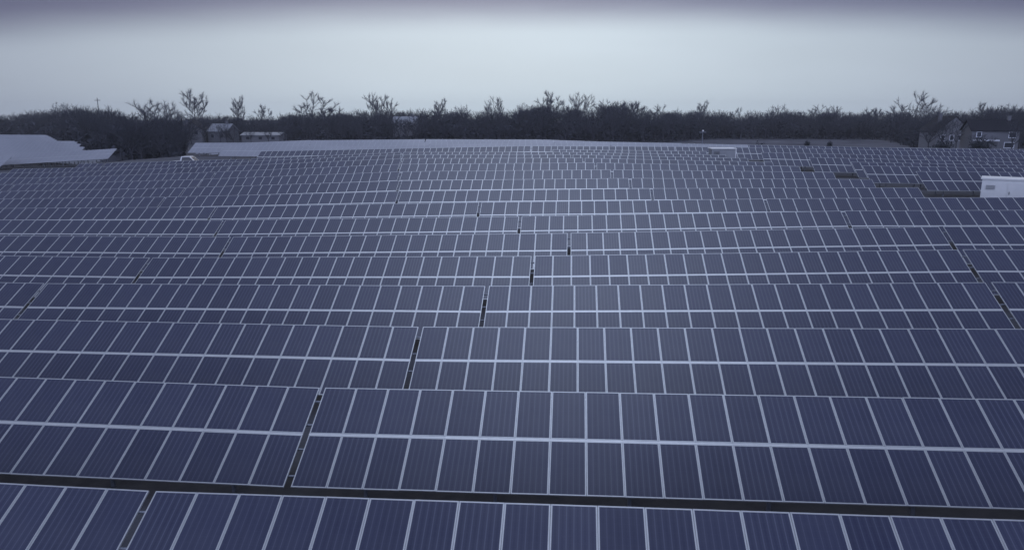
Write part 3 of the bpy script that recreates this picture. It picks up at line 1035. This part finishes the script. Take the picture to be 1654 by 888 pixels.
# ------------------------------------------------------------------ trees
def grow(seed, H=14.0, spread=.5, up=.35, n_twig=1500, trunk_frac=.28, tw=.026, limb=1.0, env=None, thick=.017):
    """a leafless tree: tapered trunk and limbs as tubes, the finest twigs as thin blades"""
    r = random.Random(seed)
    tubes, ends = [], []
    lean = Vector((r.uniform(-.05, .05), r.uniform(-.05, .05), 0))

    def branch(p, d, length, rad, lev):
        n = 3
        for k in range(n):
            q = p + d * (length / n)
            ra, rb = rad * (1 - .12 * k), rad * (1 - .12 * (k + 1))
            if env and lev >= 1:
                e_ = ((q.x / env[0]) ** 2 + (q.y / env[0]) ** 2) + ((q.z - env[1]) / env[2]) ** 2
                if e_ > (1.0 + .25 * math.sin(5 * math.atan2(q.y, q.x) + seed)) * r.uniform(.85, 1.15):
                    ends.append((p.copy(), d.copy(), lev))
                    return
            if lev <= 4:
                tubes.append((p.copy(), q.copy(), ra, rb, (7, 6, 4, 3, 3)[lev]))
            p = q
            d = (d + Vector((r.gauss(0, .09), r.gauss(0, .09), r.gauss(.04, .05))) + lean * .2).normalized()
            if lev >= 3:
                ends.append((p.copy(), d.copy(), lev))
            if lev in (1, 2) and k < 2 and r.random() < .75:          # side shoots along the limb
                a = r.uniform(0, 6.283)
                o = d.orthogonal().normalized()
                nd = (d * .55 + (o * math.cos(a) + d.cross(o) * math.sin(a)) * .75 + Vector((0, 0, .25))).normalized()
                branch(p, nd, length * r.uniform(.45, .7), rb * .5, lev + 2 if lev == 1 else 4)
        if lev >= 4:
            return
        kids = (r.choice((4, 5)), r.choice((2, 3)), r.choice((2, 3)), 2)[lev]
        a0 = r.uniform(0, 6.283)
        for k in range(kids):
            a = a0 + 6.283 * k / kids + r.uniform(-.45, .45)
            sp = spread * r.uniform(.5, 1.4)
            o = d.orthogonal().normalized()
            nd = d * math.cos(sp) + (o * math.cos(a) + d.cross(o) * math.sin(a)) * math.sin(sp)
            nd = (nd + Vector((0, 0, up * .4))).normalized()
            branch(p, nd, length * (r.uniform(.62, .95) * limb if lev == 0 else r.uniform(.58, .88)), rad * (.62 if lev else .6) * r.uniform(.7, 1.05), lev + 1)

    branch(Vector((0, 0, -.4)), (Vector((0, 0, 1)) + lean).normalized(), H * trunk_frac, H * thick, 0)
    zmax = float(np.percentile([e[0].z for e in ends], 92)) + H * .05
    V, F = [], []
    for k in range(n_twig):
        p, d, lev = ends[(k * 7919) % len(ends)]
        L = H * r.uniform(.03, .085)
        dd = (d + Vector((r.gauss(0, .5), r.gauss(0, .5), r.gauss(.15, .35)))).normalized()
        sd_ = dd.orthogonal().normalized()
        sd_ = (sd_ * math.cos(k) + dd.cross(sd_) * math.sin(k)) * tw * r.uniform(.5, 1.2)
        b = len(V)
        p = p - d * r.uniform(0, .05) * H
        V += [p - sd_, p + sd_, p + dd * L]
        F.append((b, b + 1, b + 2))
    TV, TF = [], []
    for (p, q, r0, r1, n) in tubes:
        d = (q - p).normalized()
        a = d.orthogonal().normalized()
        c = d.cross(a)
        b = len(TV)
        for (o, rr) in ((p, r0), (q, r1)):
            for i in range(n):
                t_ = 6.2832 * i / n
                TV.append(o + a * (rr * math.cos(t_)) + c * (rr * math.sin(t_)))
        for i in range(n):
            j = (i + 1) % n
            TF.append((b + i, b + j, b + n + j))
            TF.append((b + i, b + n + j, b + n + i))
    sc = H / zmax
    V = np.array([tuple(v) for v in V]) * sc
    TV = np.array([tuple(v) for v in TV]) * sc
    return TV, np.array(TF), V, np.array(F)


VAR = [grow(11, 14, .52, .30), grow(12, 14, .42, .45), grow(13, 14, .60, .22), grow(14, 14, .36, .55), grow(15, 14, .55, .25, 1500, .20), grow(16, 14, .48, .40, 1500, .34)]
SKYV = [grow(31 + k, 14, sp_, up_, 4600, tf_, .017, 1.15, (rx_ * 14, .60 * 14, .36 * 14), .0115) for k, (sp_, up_, tf_, rx_) in enumerate(((.58, .25, .27, .34), (.48, .35, .26, .27), (.66, .2, .24, .40), (.42, .4, .28, .22), (.58, .25, .22, .36), (.52, .3, .30, .30)))]
SKYMESH = [(np_mesh('trunk', a, b, M_bark), np_mesh('crown', c, d, M_twig_hazed)) for a, b, c, d in SKYV]
VMESH = [(np_mesh('trunk', a, b, M_bark), np_mesh('crown', c, d, M_twig)) for a, b, c, d in VAR]


def place_tree(name, x, y, h, v, label, group, wide=1.0, lib=None):
    lib = lib or VMESH
    root = empty(name, (x, y, gz(x, y)), (0, 0, random.uniform(0, 6.28)))
    s = h / 14.0
    root.scale = (s * wide, s * wide, s)
    tag(root, label, 'tree', group)
    link('trunk', lib[v][0], root)
    link('crown', lib[v][1], root)
    return root


def ztop(v, u, Y):
    d = Y / math.cos(math.atan(q_of(u)) + YAW) * 0 + Y
    depth = Y * (math.cos(YAW) - q_of(u) * math.sin(YAW))
    return CAMZ + (185 - v) / 1150 * depth / math.cos(PITCH) ** 2 * .955


PROF = [(-60, 184), (0, 183), (60, 178), (100, 173), (140, 171), (190, 176), (240, 184), (300, 184), (350, 182), (400, 185), (440, 186), (470, 180), (540, 180),
        (600, 176), (680, 176), (760, 178), (800, 177), (850, 174), (880, 167), (920, 173), (960, 171), (1000, 165), (1030, 176), (1060, 177),
        (1100, 177), (1200, 178), (1300, 177), (1400, 178), (1500, 178), (1600, 176), (1654, 171), (1720, 172)]
FRONT = [(-60, 310), (40, 300), (65, 270), (100, 224), (130, 192), (175, 157), (200, 145), (284, 145), (302, 262), (330, 268), (460, 285), (600, 270), (1080, 290), (1150, 335), (1420, 335), (1480, 250), (1660, 232), (1720, 232)]


def interp(tab, u):
    return float(np.interp(u, [a for a, _ in tab], [b for _, b in tab]))


# trees that stand out above the wood, left to right (column, top, kind, breadth)
SKY = [(104, 163, 0, .9), (212, 163, 2, 1.2), (266, 161, 0, 1.1), (310, 147, 1, 1.0), (387, 157, 3, .8), (424, 166, 5, .9), (508, 152, 2, 1.1), (530, 168, 4, 1), (603, 153, 1, .8),
       (625, 155, 5, .9), (712, 161, 3, .9), (745, 167, 0, .9), (797, 158, 1, .9), (846, 164, 0, 1), (886, 149, 5, 1.1), (935, 152, 0, 1.05), (972, 160, 2, .9), (1002, 159, 4, 1.1), (1036, 168, 0, 1),
       (1076, 167, 2, 1.2), (1135, 164, 3, .9), (1198, 171, 2, 1), (1256, 166, 0, 1), (1318, 167, 2, 1.1), (1345, 171, 1, 1), (1410, 169, 4, .8), (1470, 152, 2, 1.0), (1503, 164, 0, 1.1), (1592, 163, 5, 1.2), (1640, 166, 0, 1.1)]
LOOK = {0: 'round-headed', 1: 'tall upright', 2: 'broad spreading', 3: 'narrow upright', 4: 'low-forked', 5: 'ragged'}
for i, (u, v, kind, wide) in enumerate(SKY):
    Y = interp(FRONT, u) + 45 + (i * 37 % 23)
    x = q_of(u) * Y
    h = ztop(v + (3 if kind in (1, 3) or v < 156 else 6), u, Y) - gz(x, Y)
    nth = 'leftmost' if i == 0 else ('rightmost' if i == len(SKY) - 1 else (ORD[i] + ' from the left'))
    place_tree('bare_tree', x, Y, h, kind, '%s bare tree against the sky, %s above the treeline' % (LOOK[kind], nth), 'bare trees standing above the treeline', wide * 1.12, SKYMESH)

# trees along the front of the wood
u = -40.0
while u < 1700:
    Y = interp(FRONT, u) + random.uniform(-5, 9)
    skip = any(a < u < b for a, b in ((1568, 1600), (1615, 1640), (302, 312), (356, 376)))
    x = q_of(u) * Y
    vt = interp(PROF, u) + random.uniform(8, 25)
    h = ztop(vt, u, Y) - gz(x, Y)
    if not skip and h > 4:
        place_tree('bare_tree', x, Y, h, random.randrange(6), 'dark leafless tree in the front edge of the wood, merging with its neighbours', 'bare trees along the front of the wood', random.uniform(.9, 1.25))
    u += random.uniform(11, 21)

# trees whose branches veil the houses
for (u, Y, vt, kind, lab) in ((1507, 222, 196, 2, 'bare tree before the left corner of the grey gabled house'), (1527, 219, 190, 0, 'bare tree before the gable of the grey house'),
                              (1551, 215, 193, 5, 'bare tree between the two houses at the right'), (1588, 200, 215, 4, 'low bare tree before the far right house'),
                              (1642, 201, 196, 1, 'bare tree at the right end of the far right house'), (305, 252, 199, 2, 'bare tree before the pale gabled house at left'),
                              (292, 250, 196, 1, 'bare tree at the left corner of the pale gabled house at left'), (363, 252, 200, 1, 'bare tree before the wall of the light roofed house at left'),
                              (327, 254, 197, 0, 'bare tree at the right corner of the pale gabled house at left'), (352, 255, 200, 5, 'bare tree between the two houses at left'),
                              (374, 256, 205, 4, 'low bare tree before the light metal roof at left'), (402, 254, 203, 5, 'bare tree before the left end of the long low shed'), (431, 253, 200, 0, 'bare tree before the middle of the long low shed'),
                              (455, 255, 204, 4, 'bare tree before the right end of the long low shed'), (636, 285, 192, 0, 'bare tree before the left half of the pale house left of centre'),
                              (652, 287, 187, 2, 'bare tree before the middle of the pale house left of centre'), (668, 286, 190, 4, 'bare tree before the right half of the pale house left of centre')):
    x = q_of(u) * Y
    place_tree('bare_tree', x, Y, ztop(vt, u, Y) - gz(x, Y), kind, lab, 'bare trees in front of the houses', 1.25)

# the wood behind reads as one mass
accV, accF, nv = [], [], 0
HOUSES = [(q_of(1603) * 212, 212, 9), (q_of(1530) * 236, 236, 8), (q_of(308) * 262, 262, 8), (q_of(358) * 266, 266, 7), (q_of(655) * 300, 300, 7)]
for i in range(900):
    u = random.uniform(-110, 1790)
    f = interp(FRONT, min(max(u, -60), 1720))
    Y = f + 8 + 85 * random.random() ** .8
    x = q_of(u) * Y
    if any(abs(x - hx) < hr and hy - 60 < Y < hy + 8 for hx, hy, hr in HOUSES):
        continue
    vt = interp(PROF, u) + abs(random.gauss(0, 2.0)) + 3.5 + random.choice((0, 0, 0, 6, 12))
    h = ztop(vt, u, Y) - gz(x, Y)
    if h < 3:
        continue
    a, b, c, d = VAR[random.randrange(6)]
    s = h / 14.0
    t = random.uniform(0, 6.28)
    ct, st = math.cos(t) * s * random.uniform(.9, 1.3), math.sin(t) * s
    off = np.array([x, Y, gz(x, Y)])
    for (P, Q, frac) in ((a, b, 1.0), (c, d, 1.0)):
        W = np.stack([P[:, 0] * ct - P[:, 1] * st, P[:, 0] * st + P[:, 1] * ct, P[:, 2] * s], -1) + off
        accV.append(W)
        accF.append(Q + nv)
        nv += len(W)
wood = link('woodland', np_mesh('woodland', np.concatenate(accV), np.concatenate(accF), M_twig))
tag(wood, 'dense dark leafless wood filling the skyline behind the solar field', 'wood', kind='stuff')

# undergrowth: a deep belt of brush and evergreens that closes the wood below
n = 95000
uu = rng.uniform(-120, 1800, n)
ff = np.interp(uu, [a for a, _ in FRONT], [b for _, b in FRONT])
YY = ff + 6 + 90 * rng.random(n)
aa = np.arctan((uu - 827) / 1150 * math.cos(PITCH)) - YAW
XX = np.tan(aa) * YY
GZ = ground(XX, YY)
vv = np.interp(uu, [a for a, _ in PROF], [b for _, b in PROF])
depth = YY * (math.cos(YAW) - np.tan(aa) * math.sin(YAW))
HT = CAMZ + (185 - vv) / 1150 * depth / math.cos(PITCH) ** 2 * .955 - GZ
lump = .5 + .3 * np.sin(XX * .21 + 1.3 * np.sin(YY * .11)) + .2 * np.sin(XX * .53 + YY * .37)
ZZ = GZ + np.clip(HT, 2, 40) * (.22 + .46 * np.clip(lump, 0, 1)) * rng.random(n) ** .75
ok = np.ones(n, bool)
for hx, hy, hr in HOUSES:
    ok &= ~((np.abs(XX - hx) < hr) & (YY > hy - 70) & (YY < hy + 8) & (ZZ > GZ + 2.2))
C0 = np.stack([XX, YY, ZZ], -1)[ok]
n = len(C0)
D1 = rng.normal(size=(n, 3)) * np.array([.55, .55, .5])
D2 = rng.normal(size=(n, 3)) * np.array([.55, .55, .5])
V = np.stack([C0 + D1, C0 + D2, C0 - D1 * .8 - D2 * .5], 1).reshape(-1, 3)
F = np.arange(3 * n).reshape(-1, 3)
ug = link('undergrowth', np_mesh('undergrowth', V, F, M_brush))
tag(ug, 'dark brush and saplings closing the wood below the bare crowns', 'undergrowth', kind='stuff')


def bush(x, y, r, h, label, group=None, name='bush'):
    nb = 1300
    p = rng.normal(size=(nb, 3))
    p /= np.linalg.norm(p, axis=1)[:, None]
    p *= (rng.random(nb) ** .45)[:, None] * np.array([r, r, h * .55]) * (.8 + .25 * np.sin(p[:, :1] * 5 + p[:, 1:2] * 4))
    p[:, 2] = np.abs(p[:, 2] + h * .4)
    d1 = rng.normal(size=(nb, 3)) * .10 * max(1, r * .7)
    d2 = rng.normal(size=(nb, 3)) * .10 * max(1, r * .7)
    V_ = np.stack([p + d1, p + d2, p - d1], 1).reshape(-1, 3)
    root = empty(name, (x, y, gz(x, y)))
    tag(root, label, 'bush', group)
    link('foliage', np_mesh('foliage', V_, np.arange(3 * nb).reshape(-1, 3), M_ever), root)
    m = MB()
    for k in range(5):
        a = k * 1.25
        m.tube((0, 0, -.3), (math.cos(a) * r * .5, math.sin(a) * r * .5, h * .6), .05, .015, 5)
    m.build('stems', M_bark, root)


bx = q_of(1228) * 150
bush(bx, 150, 2.4, ztop(225, 1228, 150) - gz(bx, 150), 'dark round bush just behind the crest right of the mast')
for u_, Y_, v_, lab in ((1308, 250, 224, 'small dark bush in the pale meadow, left one of two'), (1345, 246, 225, 'small dark bush in the pale meadow, right one of two'),
                        (1530, 190, 221, 'broad dark bush in front of the grey gabled house'), (1590, 186, 219, 'dark bush before the porch of the far right house')):
    bx = q_of(u_) * Y_
    bush(bx, Y_, 1.1 if Y_ > 200 else 3.2, ztop(v_, u_, Y_) - gz(bx, Y_), lab)
